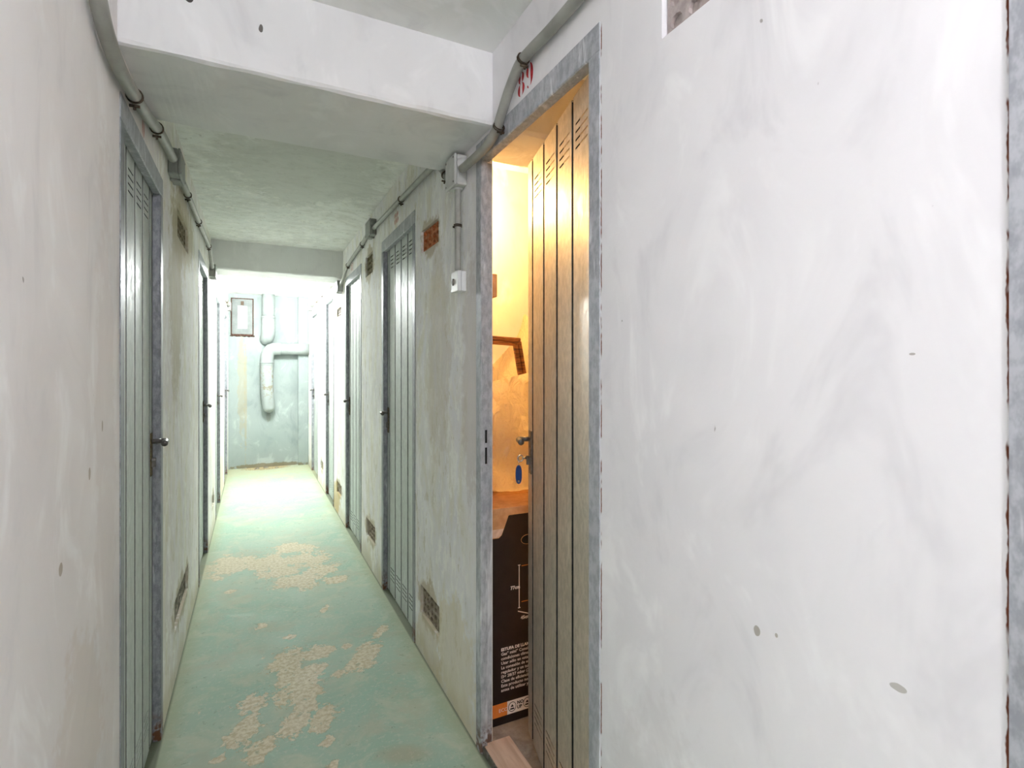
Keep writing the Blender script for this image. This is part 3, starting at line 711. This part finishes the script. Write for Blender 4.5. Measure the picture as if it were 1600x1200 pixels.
b = nb(); poly_extrude(b, [(.0, BZ-.078), (.046, BZ-.078), (.041, BZ-.092), (.034, BZ-.104), (.024, BZ-.109), (.0, BZ-.109)], -.0030, -.0027); obj('tab_lining', b, 'plank', bx)
b = nb(); poly_extrude(b, [(.150+.028*math.cos(2*math.pi*k/20), .695+.018*math.sin(2*math.pi*k/20)) for k in range(20)], -.0009, .0004); hh = obj('hand_hole_dark', b, 'dark', bx)  # solid dark oval; the shade of the hole is painted on
b = nb(); tube(b, [(.150+.028*math.cos(2*math.pi*k/24), -.0008, .695+.018*math.sin(2*math.pi*k/24)) for k in range(25)], .0012, 5, False); obj('hole_rim', b, 'card', hh)
def text_mesh(txt, size, x, z, mat, parent, bold=0., name='printed_text', y=-.0006):
    c = bpy.data.curves.new(name, 'FONT'); c.body = txt; c.size = size; c.offset = bold; c.resolution_u = 2; c.space_line = .98
    o = bpy.data.objects.new(name, c); COL.objects.link(o)
    bpy.context.view_layer.update()
    me = bpy.data.meshes.new_from_object(o.evaluated_get(bpy.context.evaluated_depsgraph_get()))
    COL.objects.unlink(o); bpy.data.objects.remove(o)
    me.transform(Matrix.Translation((x, y, z)) @ Matrix.Rotation(R(90), 4, 'X'))
    return obj(name, me, mat, parent)
# printed dimensions
b = nb(); box(b, (.1120, -.0008, .436), (.1150, .0002, .598)); box(b, (.1085, -.0008, .598), (.1185, .0002, .601)); box(b, (.1085, -.0008, .433), (.1185, .0002, .436)); obj('dimension_line', b, 'ink_white', bx)
for z_ in (.594, .455):
    b = nb(); box(b, (.124, -.0008, z_), (.30, .0002, z_+.0022)); obj('outline_line', b, 'ink_orange', bx)
b = nb(); poly_extrude(b, [(.108, .424), (.30, .352), (.30, .349), (.108, .420)], -.0008, .0002); obj('dimension_line', b, 'ink_white', bx)
text_mesh('77cm', .0185, .076, .510, 'ink_white', bx, .0006); text_mesh('45cm', .0185, .120, .388, 'ink_white', bx, .0006)
LN = ['ESTUFA DE LLAMA AZUL BUTANO', 'Gas* mini* Considerando altura y', 'condiciones climatológicas y de uso', 'Usar sólo en estancias bien ventiladas', 'La conexión de este aparato debe', 'regulador y un tubo flexible. Consulte', 'I3+ 28/37 mbar (3B/P)', 'Clase de eficiencia energética A', 'Este producto no es adecuado para', 'antes de utilizar y estudie leer las']
for k, s_ in enumerate(LN):
    text_mesh(s_, .0165 if k else .0160, .036, .283-.0172*k, 'ink_white', bx, .0007 if k == 0 else .0003)
b = nb(); box(b, (.0005, -.0008, .035), (.062, .0002, .085)); band = obj('orange_band', b, 'ink_orange', bx)
text_mesh('ECO', .019, .026, .052, 'ink_white', bx, 0, y=-.0011)
b = nb(); box(b, (.0622, -.0008, .035), (BX1-BX0-.002, .0002, .085)); obj('white_band', b, 'ink_white', bx)
for xc in (.083, .148, .25):
    b = nb(); tube(b, [(xc+.016*math.cos(a), -.0010, .0605+.018*math.sin(a)) for a in [2*math.pi*k/20 for k in range(21)]], .0012, 5, False)
    poly_extrude(b, [(xc-.007, .0600), (xc+.007, .0600), (xc, .0700)], -.0014, -.0008); poly_extrude(b, [(xc-.009, .050), (xc+.009, .050), (xc+.008, .0555), (xc-.008, .0555)], -.0014, -.0008)
    obj('printed_icon', b, 'ink_black', bx)
text_mesh('NO\nUP', .0175, .104, .064, 'ink_black', bx, .0008, y=-.0011)
# picture frame standing in the bag
pf = thing('wooden_frame', 'brown varnished wooden frame poking out of the plastic bag', 'picture frame', (1.06, 2.10, .835), R(4))
def stick(p, q, wd, dp, nme='frame_bar'):
    p, q = Vector(p), Vector(q); d = (q-p).normalized(); n1 = Vector((0, 1, 0)); n2 = d.cross(n1).normalized(); b = nb()
    prof = [(-wd/2, dp*.5), (-wd/2, -dp*.35), (-wd*.32, -dp*.5), (-wd*.05, -dp*.42), (0, -dp*.12), (wd*.12, -dp*.40), (wd*.40, -dp*.30), (wd/2, -dp*.1), (wd/2, dp*.5)]
    A = [b.verts.new(p+n2*a+n1*c) for a, c in prof]; B = [b.verts.new(q+n2*a+n1*c) for a, c in prof]
    for k in range(len(prof)): b.faces.new((A[k], A[(k+1) % len(prof)], B[(k+1) % len(prof)], B[k]))
    b.faces.new(A); b.faces.new(B); return obj(nme, b, 'wood', pf)
tl_ = Vector((-.235, 0, .655)); tr_ = Vector((.0, 0, .645)); br_ = Vector((.115, 0, .03)); bl_ = Vector((-.12, 0, .03))
stick(tr_+Vector((.012,0,0)), tl_, .036, .022); stick(br_, tr_, .036, .022)
stick(tl_, bl_, .036, .022); stick(bl_, br_, .036, .022)
# the bag round it
bag = thing('plastic_bag', 'thin translucent plastic bag standing on the dark cardboard box', 'bag', (1.045, 2.05, BZ))
b = nb(); NA, NH = 96, 60; rows = []
for j in range(NH+1):
    v_ = j/NH; row = []
    for i in range(NA):
        a = 2*math.pi*i/NA; c, s_ = math.cos(a), math.sin(a)
        # rim: low in front, drawn up to a knotted handle behind on the right
        da = math.atan2(math.sin(a-R(62)), math.cos(a-R(62)))
        rim = .515+.06*math.cos(a)+.235*math.exp(-(da/.62)**2)
        z = rim*v_**.92
        rad = (.80+.25*math.sin(min(1, v_*1.6)*math.pi*.62)) if v_ > .04 else .80*(v_/.04)**.5
        pull = max(0, v_-.68)/.32*math.exp(-(da/.62)**2)
        rx, ry = .235*rad, .125*rad
        fold = .010*mnoise.noise(Vector((c*3.2, s_*3.2, z*4+2)))+.018*mnoise.noise(Vector((c*2+9, s_*2, z*7-a)))*v_+.005*mnoise.noise(Vector((c*10, s_*10, z*16)))
        fold += .011*math.sin(a*9+z*9+3*mnoise.noise(Vector((c, s_, z*3))))*(.3+v_)
        x = (rx+fold*1.4)*(abs(c)**.8)*(1 if c > 0 else -1); y = (ry+fold)*(abs(s_)**.8)*(1 if s_ > 0 else -1)
        if pull:
            x = x*(1-pull*.72)+.035*pull*1; y = y*(1-pull*.72)+.055*pull
        x = max(x, -(1.045-RX0-.03)); row.append(b.verts.new((x, min(y, .30), z+.0035+(.012*abs(fold)*10*(v_ < .1)))))
    rows.append(row)
for p, q in zip(rows, rows[1:]):
    for i in range(NA): b.faces.new((p[i], p[(i+1) % NA], q[(i+1) % NA], q[i]))
obj('sack', b, 'bag', bag, True)
# switch on the inner wall, threshold board
isw = thing('inner_switch', 'small brown switch box just inside the storeroom doorway', 'switch', (RX0+.0005, 1.85, 1.675))
b = nb(); box(b, (0, -.035, -.044), (.049, .035, .044), .004); obj('box', b, 'card', isw)
b = nb(); box(b, (.049, -.018, -.026), (.055, .018, .026), .002); obj('rocker', b, 'switch', isw)
th = thing('threshold_board', 'pale wooden board lying across the foot of the open doorway', 'board', (XR+.056, 1.38, 0))
b = nb(); box(b, (-.045, -.315, .0008), (.06, .345, .024), .003, 1); obj('board', b, 'plank', th)
b = nb(); box(b, (-.052, -.315, .0008), (-.046, .345, .026), .001, 1); obj('board_edge', b, 'hardware', th)
